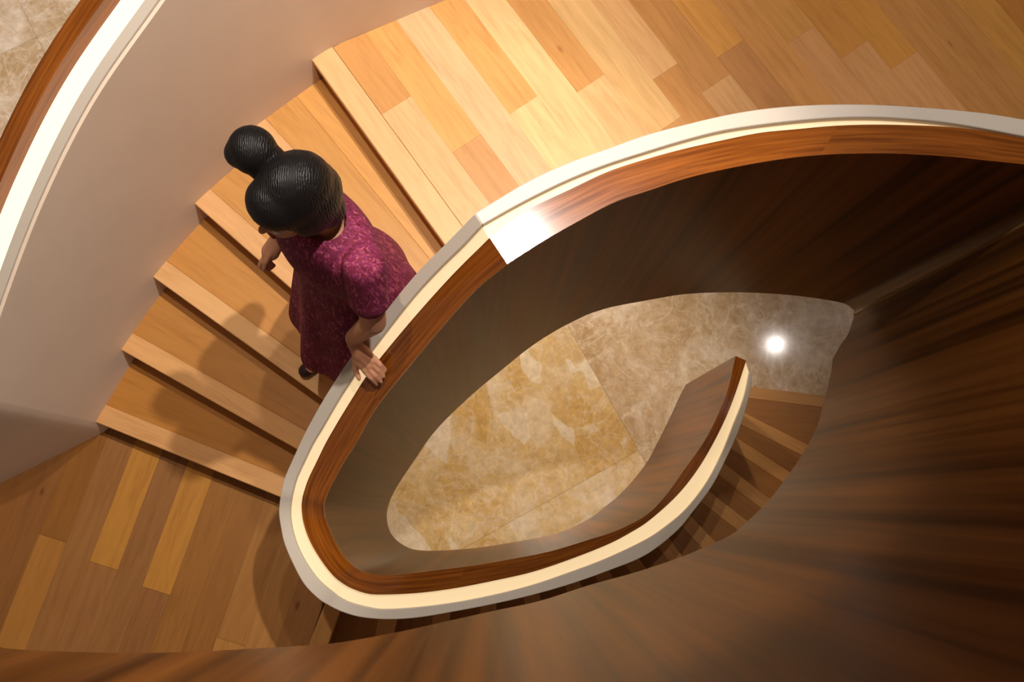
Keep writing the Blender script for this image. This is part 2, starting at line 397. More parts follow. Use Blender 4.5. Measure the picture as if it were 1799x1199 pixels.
def offset(P, d):
    out = []
    for i, p in enumerate(P):
        a, b = P[max(0, i-2)], P[min(len(P)-1, i+2)]
        t = Vector((b.x-a.x, b.y-a.y, 0)).normalized(); out.append(Vector((p.x-t.y*d*-1*-1, p.y+t.x*d, p.z)))
    return out
# outward = away from the well (the run goes clockwise, so the well is on its right hand)
out_d = .16
R2o = offset(R2, out_d)
if (R2o[60].x**2+R2o[60].y**2) < (R2[60].x**2+R2[60].y**2): out_d = -out_d; R2o = offset(R2, out_d)
R2b = offset(R2, out_d*.15)
sg = 1 if out_d > 0 else -1
TOP = 2.0
bal2 = empty('balustrade', (1.5, .7, 0))
tag(bal2, 'tall curved dark wood clad balustrade of the flight above with glossy grain', 'balustrade')
up = lambda P, d: [Vector((p.x, p.y, p.z+d)) for p in P]
TT_ = [1.57+(TOP-1.57)*min(1, i/70) for i in range(len(R2))]
upT = lambda P, d: [Vector((p.x, p.y, p.z+t+d)) for p, t in zip(P, TT_)]
for a, b in ((0, 219),):
    A, B = R2[a:b+1], R2b[a:b+1]
    o = loft('well_cladding', [upT(A, -.008), A, B, upT(B, -.06)], M['cladding'], None); put_under(o, bal2)
    o['label'] = 'dark polished wood cladding'
R2w = offset(R2, .085*sg); R2c = offset(R2, .12*sg)
o = loft('handrail', [upT(R2w, 0), upT(R2, 0), upT(R2, -.008), upT(R2w, -.075)], M['rail'], None, uv_z=False); put_under(o, bal2)
o = loft('rail_cap', [upT(R2o, 0), upT(R2c, 0), upT(R2c, -.08), upT(R2o, -.08)], M['cap'], None); put_under(o, bal2)
o = loft('light_strip', [upT(R2c, -.022), upT(R2w, -.022), upT(R2w, -.085), upT(R2c, -.085)], M['led'], None); put_under(o, bal2)
o = loft('stair_panel', [upT(R2o, -.08), upT(R2c, -.08), up(R2c, .01), up(R2o, .01)], M['beige'], None); put_under(o, bal2)
# thin joint strip where the lengths of cladding meet
js = R2[1]; jt = (R2[3]-R2[0]); jt.z = 0; jt.normalize(); jn = Vector((-jt.y, jt.x, 0))*(-sg)
jp = lambda a, b, h: Vector((js.x+jt.x*a+jn.x*b, js.y+jt.y*a+jn.y*b, js.z+h))
o = mesh_obj('joint_strip', [jp(a, b, h) for h in (.0, 1.56) for a, b in ((-.007, -.004), (-.005, .005), (.005, .005), (.007, -.004))], [(0, 1, 2, 3), (4, 5, 6, 7), (0, 1, 5, 4), (1, 2, 6, 5), (2, 3, 7, 6), (3, 0, 4, 7)], M['strip'], None); put_under(o, bal2)
# underside of the flight above
R2far = offset(R2, 1.25*sg)
o = loft('underside', [up(R2b, .004), [Vector((q.x, q.y, p.z)) for p, q in zip(R2, R2far)], [Vector((q.x, q.y, p.z+.12)) for p, q in zip(R2, R2far)], up(R2b, .12)], M['concrete'], None); put_under(o, bal2)

# ------------------------------------------------------------------ flights of steps
NOS = [(548,105),(436,232),(342,358),(269,487),(213,615),(168,742)]
INN = [(783,432),(700,518),(630,612),(567,702),(522,790),(490,873)]
G1 = [Vector((p.x, p.y, 0)) for p in [a.lerp(b, .5) for a, b in zip(F0, F1)]]    # plan line inside the balustrade
def line_to_guard(zz, po, pi, out_len=None, out_ext=.015):
    A, B = bp(po, zz), bp(pi, zz); d = Vector((B.x-A.x, B.y-A.y, 0)).normalized()
    t = seg_hit(A, d, G1)
    if t is None: t = 1.12
    inner = Vector((A.x+d.x*t, A.y+d.y*t, 0))
    outer = Vector((A.x-d.x*out_ext, A.y-d.y*out_ext, 0)) if out_len is None else inner-d*out_len
    return outer, inner
OAK_TONES = [srgb(214,160,100), srgb(206,148,84), srgb(222,172,114), srgb(196,138,76)]
def board(name, poly, ztop, thick, mat, tone, parent, along=None, bev=.0015):
    """flat board with its own local axes: X along the grain"""
    c = Vector((sum(p[0] for p in poly)/len(poly), sum(p[1] for p in poly)/len(poly), ztop))
    if along is None: along = Vector((poly[1][0]-poly[0][0], poly[1][1]-poly[0][1], 0))
    ang = math.atan2(along.y, along.x); ca, sa = math.cos(-ang), math.sin(-ang)
    loc = [((p[0]-c.x)*ca-(p[1]-c.y)*sa, (p[0]-c.x)*sa+(p[1]-c.y)*ca) for p in poly]
    o = prism(name, loc, 0, thick, mat); o.location = c; o.rotation_euler = (0, 0, ang); o.color = (*tone, 1)
    if bev: bevel(o, bev, 1)
    if parent:
        o.parent = parent
        o.matrix_parent_inverse = (Matrix.Translation(parent_world(parent))).inverted()
    return o
def parent_world(p):
    v = Vector(p.location)
    return v
NOSING_W, NOSING_T, OVER = .088, .045, .028
def make_step(stair, z_low_edge, front, back, zz, tone_n, tone_t, split=False, thick=.05, riser=True, last=False):
    """front/back: (outer, inner) plan ends of this step's nosing and of the step above; zz depth of the tread"""
    fo, fi = front; bo, bi = back
    wz = H-zz
    dirv = (fi-fo).normalized(); nrm = Vector((-dirv.y, dirv.x, 0))
    if nrm.dot((bo+bi)/2-(fo+fi)/2) < 0: nrm = -nrm
    no, ni = fo+nrm*NOSING_W, fi+nrm*NOSING_W
    bd = (bi-bo).normalized(); bn = Vector((-bd.y, bd.x, 0))
    if bn.dot((bo+bi)/2-(fo+fi)/2) < 0: bn = -bn
    # tread runs under the nosing of the step above
    b2o, b2i = bo+bn*(OVER+.01), bi+bn*(OVER+.01)
    step = empty('step', ((fo+fi)/2).to_tuple()[:2]+(wz,))
    put_under(step, stair)
    def child(o):
        o.parent = step; o.matrix_parent_inverse = Matrix.Translation(step.location).inverted(); return o
    child(board('nosing', [tuple(fo[:2]), tuple(fi[:2]), tuple(ni[:2]), tuple(no[:2])], wz, NOSING_T, M['oak_step'], tone_n, None, dirv, .003))
    g = nrm*.0003
    if split:
        mo, mi = (no+b2o)/2, (ni+b2i)/2
        child(board('tread_board', [tuple((no+g)[:2]), tuple((ni+g)[:2]), tuple(mi[:2]), tuple(mo[:2])], wz-.0006, .03, M['oak_step'], tone_t, None, dirv))
        child(board('tread_board', [tuple((mo+g)[:2]), tuple((mi+g)[:2]), tuple(b2i[:2]), tuple(b2o[:2])], wz-.0006, .03, M['oak_step'], tuple(min(1, c*1.15) for c in tone_t), None, dirv))
    else:
        child(board('tread_board', [tuple((no+g)[:2]), tuple((ni+g)[:2]), tuple(b2i[:2]), tuple(b2o[:2])], wz-.0006, .03, M['oak_step'], tone_t, None, dirv))
    # riser below this step's nosing; its dark tone stands for the shade there
    ro, ri = fo+nrm*OVER, fi+nrm*OVER; r2o, r2i = fo+nrm*(OVER+.02), fi+nrm*(OVER+.02)
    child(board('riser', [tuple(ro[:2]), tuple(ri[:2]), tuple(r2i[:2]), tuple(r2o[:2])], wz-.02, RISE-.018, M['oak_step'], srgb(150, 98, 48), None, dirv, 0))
    return step

up_lines = [line_to_guard(Z0+RISE*k, NOS[k], INN[k]) for k in range(6)]
st1 = empty('staircase', (-1.0, .8, H-Z0-RISE*6))
tag(st1, 'short flight of five oak steps winding down from the upper landing to the lower one', 'staircase')
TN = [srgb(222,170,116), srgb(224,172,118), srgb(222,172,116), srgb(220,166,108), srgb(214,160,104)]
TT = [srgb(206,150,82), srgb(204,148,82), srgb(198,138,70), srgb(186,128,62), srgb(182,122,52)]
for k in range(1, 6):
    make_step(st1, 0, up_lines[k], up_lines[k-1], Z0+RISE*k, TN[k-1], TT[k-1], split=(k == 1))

# lower flight
LOW_O = [(576,1133),(692,1114),(790,1090),(872,1070),(950,1054),(1022,1031),(1077,1016),(1134,999),(1198,977),(1256,952),(1312,915),(1352,877),(1387,830),(1417,781),(1450,696)]
LOW_D = [(20,-57),(8,-40),(3,-30),(-1,-30),(-6,-26),(-9,-24),(-13,-24),(-17,-24),(-23,-31),(-34,-36),(-72,-55),(-80,-62),(-94,-61),(-107,-54),(-129,-16)]
low_lines = []
for k in range(15):
    zz = ZL+RISE*k; po = LOW_O[k]; pi = (po[0]+LOW_D[k][0], po[1]+LOW_D[k][1])
    o_, i_ = line_to_guard(zz, po, pi, out_len=1.22); low_lines.append((o_, i_))
st2 = empty('staircase', (0.3, -.8, 0))
tag(st2, 'long shaded flight of oak steps curving from the lower landing down to the marble floor', 'staircase')
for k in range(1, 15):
    make_step(st2, 0, low_lines[k], low_lines[k-1], ZL+RISE*k, srgb(196,142,84), srgb(158,106,54))  # same oak as the upper flight, shade put into the darker tones

# ------------------------------------------------------------------ boarded landings
# upper landing ---------------------------------------------------
fo, fi = up_lines[0]
dN = (fi-fo).normalized(); nN = Vector((-dN.y, dN.x, 0))
if nN.x < 0: nN = -nN
def uv_of(P): return ((P.x-fo.x)*dN.x+(P.y-fo.y)*dN.y, (P.x-fo.x)*nN.x+(P.y-fo.y)*nN.y)
# edge of the landing on the well side (inside the balustrade) and on the wall side
well_edge = [Vector((p.x, p.y, 0)) for p in [a.lerp(b, .5) for a, b in zip(F0, F1)]][:nl]
wall_top_px = [(548,105),(600,75),(693,37),(750,13),(783,0)]
wall_edge = [bp(p, Z0) for p in wall_top_px]
lf = empty('floor', (0.8, 1.6, H-Z0-.3)); tag(lf, 'oak plank floor of the upper landing above the winding steps', kind='structure')
E_px = [((584,91),(764,320)),((640,64),(834,315)),((693.5,37),(910,320)),((753.6,16),(967,291)),((817.6,5),(946,168)),((884,0),(1018,160)),((980,27),(1063,131)),((1031,0),(1200,200)),((1105.5,0),(1188,111)),((1177.5,0),(1284,128)),((1247,0),(1399,181))]
vs = []
for a, b in E_px:
    A, B = uv_of(bp(a, Z0)), uv_of(bp(b, Z0)); vs.append((A[1]+B[1])/2)
pitch = (vs[-1]-vs[0])/(len(vs)-1)
while vs[-1] < 3.6: vs.append(vs[-1]+pitch)
# joint across each row (picture position) and tones above / below it
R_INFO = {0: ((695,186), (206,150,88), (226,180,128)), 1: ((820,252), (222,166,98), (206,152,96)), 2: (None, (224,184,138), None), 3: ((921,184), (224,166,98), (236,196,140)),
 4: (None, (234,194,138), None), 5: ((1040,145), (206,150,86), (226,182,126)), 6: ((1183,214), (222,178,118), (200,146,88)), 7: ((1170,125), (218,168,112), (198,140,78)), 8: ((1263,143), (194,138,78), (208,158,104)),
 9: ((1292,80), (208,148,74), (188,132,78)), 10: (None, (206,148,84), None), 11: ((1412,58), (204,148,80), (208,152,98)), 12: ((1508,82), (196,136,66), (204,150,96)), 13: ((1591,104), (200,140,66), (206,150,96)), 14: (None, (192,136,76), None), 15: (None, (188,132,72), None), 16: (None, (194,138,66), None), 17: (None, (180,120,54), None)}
XR = 3.9
# landing outline as polygon (u,v clipping by rows), made from wall edge + well edge
wallpts = [Vector((p.x, p.y, 0)) for p in wall_edge]
dW = (wallpts[-1]-wallpts[-2]).normalized()
wallpts += [wallpts[-1]+dW*.5+Vector((.05,.02,0)), Vector((1.2, 2.62, 0)), Vector((XR, 2.9, 0))]
wellpts = [Vector((XR, .55, 0)), Vector((1.9, .55, 0))]+well_edge
def u_range(v, poly):
    """extent along the boards at offset v inside a closed polygon"""
    us = []
    for a, b in zip(poly, poly[1:]+poly[:1]):
        ua, va = uv_of(a); ub, vb = uv_of(b)
        if (va-v)*(vb-v) < 0: us.append(ua+(ub-ua)*(v-va)/(vb-va))
    return (min(us), max(us)) if us else None
poly_l = wallpts+wellpts
def P2(u, v): return (fo.x+dN.x*u+nN.x*v, fo.y+dN.y*u+nN.y*v)
# nosing board along the landing edge
o = board('nosing', [tuple(fo[:2]), tuple(fi[:2]), P2((fi-fo).length, vs[0]-.001), P2(0, vs[0]-.001)], H-Z0, NOSING_T, M['oak_step'], srgb(230,184,132), None, dN, .003); put_under(o, lf)
u0w = u_range(.02, poly_l)
o = board('riser', [P2(0, OVER), P2((fi-fo).length, OVER), P2((fi-fo).length, OVER+.02), P2(0, OVER+.02)], H-Z0-.02, RISE-.018, M['oak_step'], srgb(150,98,48), None, dN, 0); put_under(o, lf)  # riser colour darkened for the shade under the nosing
def strip_poly(v0, v1, u0, u1, poly):
    """board outline: rectangle clipped by the (nearly convex) ends of the landing at both long edges"""
    ra, rb = u_range(v0+.0005, poly), u_range(v1-.0005, poly)
    if not ra or not rb: return None
    n = 4; left = []; right = []
    for i in range(n+1):
        v = v0+(v1-v0)*i/n; r = u_range(min(max(v, v0+.0005), v1-.0005), poly)
        if not r: return None
        left.append((max(u0, r[0]), v)); right.append((min(u1, r[1]), v))
    if min(b[0]-a[0] for a, b in zip(left, right)) < .004: return None
    pts = [P2(*p) for p in left]+[P2(*p) for p in reversed(right)]
    return pts
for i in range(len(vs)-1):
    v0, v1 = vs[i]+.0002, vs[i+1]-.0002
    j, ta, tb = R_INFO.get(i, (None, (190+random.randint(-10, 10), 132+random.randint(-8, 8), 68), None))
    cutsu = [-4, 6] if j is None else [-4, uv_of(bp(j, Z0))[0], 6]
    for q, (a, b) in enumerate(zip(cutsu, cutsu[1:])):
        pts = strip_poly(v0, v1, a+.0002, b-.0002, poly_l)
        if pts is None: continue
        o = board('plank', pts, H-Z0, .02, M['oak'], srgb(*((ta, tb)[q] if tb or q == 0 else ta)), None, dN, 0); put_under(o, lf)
slab_poly = [tuple(p[:2]) for p in wallpts]+[tuple(p[:2]) for p in wellpts[:2]]+[tuple(p[:2]) for p in well_edge[8::4]]+[P2((fi-fo).length, .06), P2(0, .06)]
o = prism('slab', slab_poly, H-Z0-.019, .55, M['concrete']); put_under(o, lf)

# lower landing ---------------------------------------------------
ll = empty('floor', (-1.5, -.4, H-ZL-.3)); tag(ll, 'shade-toned oak plank floor of the lower landing at the foot of the five steps', kind='structure')
A5, B5 = up_lines[5]
C0 = bp((188,757), ZL); C1 = bp((0,850), ZL)
cdir = (C1-C0).normalized(); WC = C0+cdir*1.15           # wall corner outside the picture
lo0, li0 = low_lines[0]
dL = (bp((191,900), ZL)-bp((158,987), ZL)); dL = Vector((dL.x, dL.y, 0)).normalized()   # board direction
nL = Vector((dL.y, -dL.x, 0))
orgL = Vector((C0.x, C0.y, 0))
def uvL(P): return ((P.x-orgL.x)*dL.x+(P.y-orgL.y)*dL.y, (P.x-orgL.x)*nL.x+(P.y-orgL.y)*nL.y)
def PL(u, v): return (orgL.x+dL.x*u+nL.x*v, orgL.y+dL.y*u+nL.y*v)
g_low = [Vector((p.x, p.y, 0)) for p in G1[nl-1+40:nl-1+49+42]]
n5 = Vector((-(B5-A5).normalized().y, (B5-A5).normalized().x, 0)); 
if n5.y < 0: n5 = -n5
bk_o, bk_i = A5+n5*.05, B5+n5*.05
# outline: step 5 line (outer->inner), inner guard, nosing of the next flight (inner->outer), outer side
ndl = (lo0-li0).normalized(); pe = Vector((-ndl.y, ndl.x, 0))
if pe.x > 0: pe = -pe
poly_ll = [Vector(bk_o), Vector(bk_i)]+g_low+[li0+pe*.085, lo0+pe*.085, Vector((WC.x+.25, lo0.y-.1, 0)), Vector((WC.x, WC.y, 0)), Vector((C0.x-.0, C0.y+.0, 0))]
def u_rangeL(v, poly):
    us = []
    for a, b in zip(poly, poly[1:]+poly[:1]):
        ua, va = uvL(a); ub, vb = uvL(b)
        if (va-v)*(vb-v) < 0: us.append(ua+(ub-ua)*(v-va)/(vb-va))
    return (min(us), max(us)) if us else None
v_of = lambda p: uvL(bp(p, ZL))[1]
vA0, vA1, vB0, vB1 = (v_of((158,987))+v_of((191,900)))/2, (v_of((204,1001))+v_of((246,900)))/2, (v_of((247,1030))+v_of((299,900)))/2, (v_of((297,1045))+v_of((353.6,900)))/2
pw = (vB1-vA0)/3
rowsL = [vA0+pw*k for k in range(-16, 15)]
TL = {-4: (None, (150,98,50), None), -3: (None, (146,96,50), None), -2: ((89,945), (150,98,44), (176,120,56)), -1: (None, (158,108,60), None), 0: ((180,994), (190,132,58), (158,108,62)), 1: (None, (152,104,58), None), 2: ((272,1038), (188,130,56), (148,98,54)),  # row tones include the dimmer light of this landing
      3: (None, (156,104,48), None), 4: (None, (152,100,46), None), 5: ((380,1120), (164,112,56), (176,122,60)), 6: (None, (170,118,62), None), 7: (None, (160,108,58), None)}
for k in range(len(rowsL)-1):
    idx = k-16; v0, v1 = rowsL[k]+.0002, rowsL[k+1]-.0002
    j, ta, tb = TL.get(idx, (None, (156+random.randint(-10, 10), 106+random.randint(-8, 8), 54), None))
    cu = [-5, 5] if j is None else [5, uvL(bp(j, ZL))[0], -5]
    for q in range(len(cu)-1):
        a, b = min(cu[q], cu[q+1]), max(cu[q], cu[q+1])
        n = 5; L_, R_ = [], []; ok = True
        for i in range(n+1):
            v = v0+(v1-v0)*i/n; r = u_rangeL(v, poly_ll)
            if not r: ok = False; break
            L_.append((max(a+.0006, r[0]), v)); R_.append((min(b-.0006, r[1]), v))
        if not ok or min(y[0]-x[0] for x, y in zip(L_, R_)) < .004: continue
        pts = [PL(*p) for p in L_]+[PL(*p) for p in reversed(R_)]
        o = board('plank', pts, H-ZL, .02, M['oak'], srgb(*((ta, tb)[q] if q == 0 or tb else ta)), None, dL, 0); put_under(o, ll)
o = board('nosing', [tuple(lo0[:2]), tuple(li0[:2]), tuple((li0+pe*.085)[:2]), tuple((lo0+pe*.085)[:2])], H-ZL, NOSING_T, M['oak_step'], srgb(196,142,82), None, li0-lo0, .003); put_under(o, ll)  # nosing tone lowered for shade, like the flight below
o = board('riser', [tuple((lo0+pe*OVER)[:2]), tuple((li0+pe*OVER)[:2]), tuple((li0+pe*(OVER+.02))[:2]), tuple((lo0+pe*(OVER+.02))[:2])], H-ZL-.02, RISE-.018, M['oak_step'], srgb(150,98,48), None, li0-lo0, 0); put_under(o, ll)  # dark riser tone stands for the shade beneath the edge
o = prism('slab', [tuple(p[:2]) for p in [poly_ll[0], poly_ll[1]]+g_low[::4]+[li0+pe*.06, lo0+pe*.06]+poly_ll[-3:]], H-ZL-.019, .6, M['concrete']); put_under(o, ll)
# treads of the upper flight are carried by stepped slabs
for k in range(1, 6):
    (fo_, fi_), (bo_, bi_) = up_lines[k], up_lines[k-1]
    nn = (bo_+bi_-fo_-fi_).normalized()*.05
    o = prism('carriage', [tuple((fo_+nn)[:2]), tuple((fi_+nn)[:2]), tuple((bi_+nn)[:2]), tuple((bo_+nn)[:2])], H-(Z0+RISE*k)-.028, .6, M['concrete']); put_under(o, st1)
for k in range(1, 15):
    (fo_, fi_), (bo_, bi_) = low_lines[k], low_lines[k-1]
    nn = (bo_+bi_-fo_-fi_).normalized()*.05
    zt = H-(ZL+RISE*k)-.028
    o = prism('carriage', [tuple((fo_+nn)[:2]), tuple((fi_+nn)[:2]), tuple((bi_+nn)[:2]), tuple((bo_+nn)[:2])], zt, min(.55, zt-.002), M['concrete']); put_under(o, st2)

# ------------------------------------------------------------------ outer balustrade: beige wall with lit rail, left of the flight
zk = lambda pts: [Vector((x, y, z)) for x, y, z in pts]
def outer_curve(px_pts, head, tail, n=90):
    zf = [(0, 2.42), (184, 2.66), (334, 2.82), (488, 2.98), (560, 3.06)]
    P = [bp((x, y), interp(y+(x*0), zf)) for x, y in px_pts]
    return P
O0p = [(281.6,0),(233.6,62.6),(196,112.6),(154,183.6),(117,259),(83,334),(50,413),(21,488),(0,560)]
O1p = [(267,0),(222,62),(183.6,112.6),(142,183.6),(104,259),(71,334),(37.5,417),(8,488),(-8,545)]
O2p = [(244,0),(200,50),(146,138),(104,221),(62.6,317),(29,409),(4,471),(-22,545)]
O3p = [(192,0),(142,62.6),(100,133.5),(62.6,213),(25,309),(0,367),(-50,520)]
O4p = [(158.5,0),(121,46),(79,117),(42,196),(12.5,267),(0,296),(-80,500)]
O5p = [(108,0),(79,46),(46,108.5),(17,163),(0,196),(-140,480)]
oz = [(0, 2.42), (184, 2.66), (334, 2.82), (488, 2.98), (560, 3.06)]
O0 = [bp(p, interp(p[1], oz)) for p in O0p]
wall_plan = [Vector((p.x, p.y, 0)) for p in O0]
# plan of the wall face: landing run, flight run (matches the outer ends of the steps), lower landing run
def wall_face():
    pl = []
    for p in reversed(wallpts[:-1]): pl.append((p.x, p.y, 2.30))
    A = up_lines
    zs = [2.36, 2.50, 2.66, 2.83, 3.00, 3.16]
    for k in range(1, 6): pl.append((NOSP[k].x, NOSP[k].y, zs[k]))
    return pl
NOSP = [bp(NOS[k], Z0+RISE*k) for k in range(6)]
face = wall_face()
facev = [V3(*p) for p in face]
c_ = V3(C0.x, C0.y, 3.22)
run1 = resample(catmull(facev, 6), 120)
# widths across the rail, measured square to the wall in metres
def dist_cols():
    return dict(gap=.012, white0=.024, white1=.048, glow1=.160, wood1=.222)
dc = dist_cols()
def left_off(P, d):
    out = []
    for i, p in enumerate(P):
        a, b = P[max(0, i-2)], P[min(len(P)-1, i+2)]
        t = Vector((b.x-a.x, b.y-a.y, 0)).normalized()
        n = Vector((t.y, -t.x, 0))
        if n.dot(Vector((p.x, p.y, 0))-Vector((.3, .2, 0))) < 0: n = -n
        out.append(Vector((p.x+n.x*d, p.y+n.y*d, p.z)))
    return out
bal3 = empty('balustrade', (-1.6, 1.0, 0))
tag(bal3, 'beige plastered balustrade wall with a bright lit rail along the outer side of the steps', 'balustrade')
run2 = resample([run1[-1], V3(C0.x, C0.y, 3.22), V3(C1.x, C1.y, 3.30), V3(WC.x, WC.y, 3.32)], 30)
def build_outer(run, foot_of, bright=True):
    w0 = left_off(run, dc['white0']); w1 = left_off(run, dc['white1']); g1 = left_off(run, dc['glow1']); e1 = left_off(run, dc['wood1'])
    g0 = left_off(run, dc['gap'])
    foot = [Vector((p.x, p.y, foot_of(p))) for p in run]; footb = [Vector((q.x, q.y, foot_of(p))) for p, q in zip(run, e1)]
    o = loft('wall_panel', [dn(run, .012), foot, footb, dn(e1, .10), dn(w1, .10), dn(w1, .012)], M['beige'], None); put_under(o, bal3)
    o = loft('rail_cap', [g0, w1, dn(w1, .012), dn(g0, .012)], M['cap'], None); put_under(o, bal3); bevel(o, .002)
    o = loft('light_strip', [dn(w1, .068), dn(g1, .068), dn(g1, .1), dn(w1, .1)], M['led_bright'], None); put_under(o, bal3); o['label'] = 'bright warm light strip'
    o = loft('handrail', [g1, e1, dn(e1, .12), dn(g1, .12)], M['rail'], None, uv_z=False); put_under(o, bal3); bevel(o, .003)
build_outer(run1, lambda p: 0.0)
build_outer(run2, lambda p: 0.0)
# outer wall of the lower flight, hidden behind the balustrade above from most places
lw = [Vector((a.x, a.y, H-(ZL+RISE*k)+1.0)) for k, (a, b) in enumerate(low_lines)]
lw = resample(catmull(lw, 4), 60); 
lwo = [p+Vector((p.x-.3, p.y-.4, 0)).normalized()*.1 for p in lw]
o = loft('wall_right', [lw, lwo, [Vector((p.x, p.y, 0)) for p in lwo], [Vector((p.x, p.y, 0)) for p in lw]], M['beige'], None)
tag(o, 'plain beige wall along the outer side of the lower flight', kind='structure')

# ------------------------------------------------------------------ marble floor in large slabs
mf = empty('floor', (0, 0, 0)); tag(mf, 'polished beige marble floor at the bottom of the well', kind='structure')
ja, jb = bp((998,574), ZG), bp((1027,625), ZG); jc, jd = bp((980,871), ZG), bp((1042,837), ZG)
ax = Vector((jb.x-ja.x, jb.y-ja.y, 0)).normalized(); ay = Vector((-ax.y, ax.x, 0))
o_u = (jc.x-ja.x)*ax.x+(jc.y-ja.y)*ax.y
SX, SY = 2.6, 2.6
for i in range(-3, 3):
    for j in range(-3, 4):
        u0, v0 = o_u+i*SX-(SX/2 if j >= 0 else 0), j*SY
        q = [(ja.x+ax.x*(u0+a)+ay.x*(v0+b), ja.y+ax.y*(u0+a)+ay.y*(v0+b)) for a, b in ((.0008, .0008), (SX-.0008, .0008), (SX-.0008, SY-.0008), (.0008, SY-.0008))]
        right = not (j == -1 and i in (-1, 0))
        o = board('slab', q, 0.0, .03, M['marble_b'] if right else M['marble_a'], (1, 1, 1), None, ax, .0); put_under(o, mf)
o = prism('bed', [(-11, -9), (9, -9), (9, 11), (-11, 11)], -.03, .1, M['dark']); put_under(o, mf)

# ------------------------------------------------------------------ ceiling and lamps
cl = prism('ceiling', [(-6, -3), (5, -3), (5, 7), (-6, 7)], CEIL+.12, .1, M['ceiling']); tag(cl, 'plain ceiling over the stairwell', kind='structure')
def ring(name, r0, r1, h, mat, parent, seg=32):
    vs_, fs = [], []
    for i in range(seg):
        a = 2*math.pi*i/seg
        for r, z in ((r0, 0), (r1, 0), (r1, h), (r0, h)): vs_.append((r*math.cos(a), r*math.sin(a), z))
    for i in range(seg):
        j = (i+1) % seg
        for k in range(4): fs.append((i*4+k, j*4+k, j*4+(k+1) % 4, i*4+(k+1) % 4))
    return mesh_obj(name, vs_, fs, mat, parent)
def downlight(x, y, z, watts, ang, blend, aim, col, label, group, r=.035, lens=.6):
    root = empty('downlight', (x, y, z)); tag(root, label, 'lamp', group)
    t = ring('trim', .045, .06, .02, M['steel'], root)
    l = ring('lens', .0, .045, .006, glow('lamp_lens', col, lens), root); l.location.z = .012
    ld = bpy.data.lights.new('lamp', 'SPOT'); ld.energy = watts; ld.color = col; ld.spot_size = math.radians(ang); ld.spot_blend = blend; ld.shadow_soft_size = r
    lo = bpy.data.objects.new('bulb', ld); COL.objects.link(lo); lo.parent = root
    d = Vector(aim)-Vector((x, y, z)); lo.rotation_euler = d.to_track_quat('-Z', 'Y').to_euler(); lo.location = (0, 0, -.01)
    return root
for L in LAMPS:
    downlight(*L, 'recessed downlights')
dsp = bp((1362,606), 1.0); k = ZG+(ZG-3.90)
downlight(dsp.x*k, dsp.y*k, H-3.90, 26, 120, .5, (dsp.x*k, dsp.y*k, 0), (1.0, .93, .88), 'round recessed downlight under the upper landing mirrored in the marble', 'recessed downlights', lens=30)

# ------------------------------------------------------------------ woman on the steps
def capsules(name, parts, mat, parent, voxel=.006, smooth=5):
    """tapered limbs and rounded masses fused into one continuous surface"""
    bm = bmesh.new()
    def ball(c, r):
        r = r if hasattr(r, '__len__') else (r, r, r)
        bmesh.ops.create_uvsphere(bm, u_segments=16, v_segments=10, radius=1.0, matrix=Matrix.Translation(c) @ BASIS.to_4x4() @ Matrix.Diagonal((*r, 1)))
    def limb(a, b, ra, rb):
        a, b = Vector(a), Vector(b); d = b-a
        q = d.to_track_quat('Z', 'Y').to_matrix().to_4x4()
        bmesh.ops.create_cone(bm, cap_ends=True, segments=16, radius1=ra, radius2=rb, depth=d.length, matrix=Matrix.Translation((a+b)/2) @ q)
        ball(a, ra); ball(b, rb)
    for p in parts:
        if p[0] == 'b': ball(*p[1:])
        else: limb(*p[1:])
    me = bpy.data.meshes.new(name); bm.to_mesh(me); bm.free()
    o = bpy.data.objects.new(name, me); COL.objects.link(o); me.materials.append(mat)
    r = o.modifiers.new('fuse', 'REMESH'); r.mode = 'VOXEL'; r.voxel_size = voxel; r.use_smooth_shade = True
    if smooth: m = o.modifiers.new('soften', 'SMOOTH'); m.iterations = smooth; m.factor = .5
    put_under(o, parent); return o
FWD = Vector((-.72, -.69, 0)).normalized(); RGT = Vector((FWD.y, -FWD.x, 0)); UPV = Vector((0, 0, 1))   # her right hand
BASIS = Matrix((RGT, FWD, UPV)).transposed()
FEET = H-(Z0+2*RISE)
PC = Vector((-.445, .735, FEET))
def B(r, f, h): return PC+RGT*r+FWD*f+UPV*h
person = empty('person', tuple(PC))
tag(person, 'woman in a magenta patterned dress with black side bun walking down the steps', 'person')
HEAD = bp((512, 346), 2.09); HEAD = Vector((HEAD.x, HEAD.y, FEET+1.545))
hd = lambda r, f, h: HEAD+RGT*r+FWD*f+UPV*h
rail_pt = None
best = 1e9
for a, b in zip(F0, F1):
    m = a.lerp(b, .55); d = (Vector((m.x, m.y, 0))-Vector((-.435, .485, 0))).length
    if d < best: best = d; rail_pt = m
tang = None
i0 = min(range(len(F0)), key=lambda i: (F0[i].lerp(F1[i], .55)-rail_pt).length); tang = (F0[i0+4]-F0[i0-4]).normalized()
sh = .165
R_sh, L_sh = B(sh, 0, 1.33), B(-sh, 0, 1.33)
L_wr = rail_pt+UPV*.040+RGT*.050-FWD*.02; L_el = B(-.235, .07, 1.09)
R_el = B(.235, -.05, 1.07); R_wr = B(.225, .09, .86)
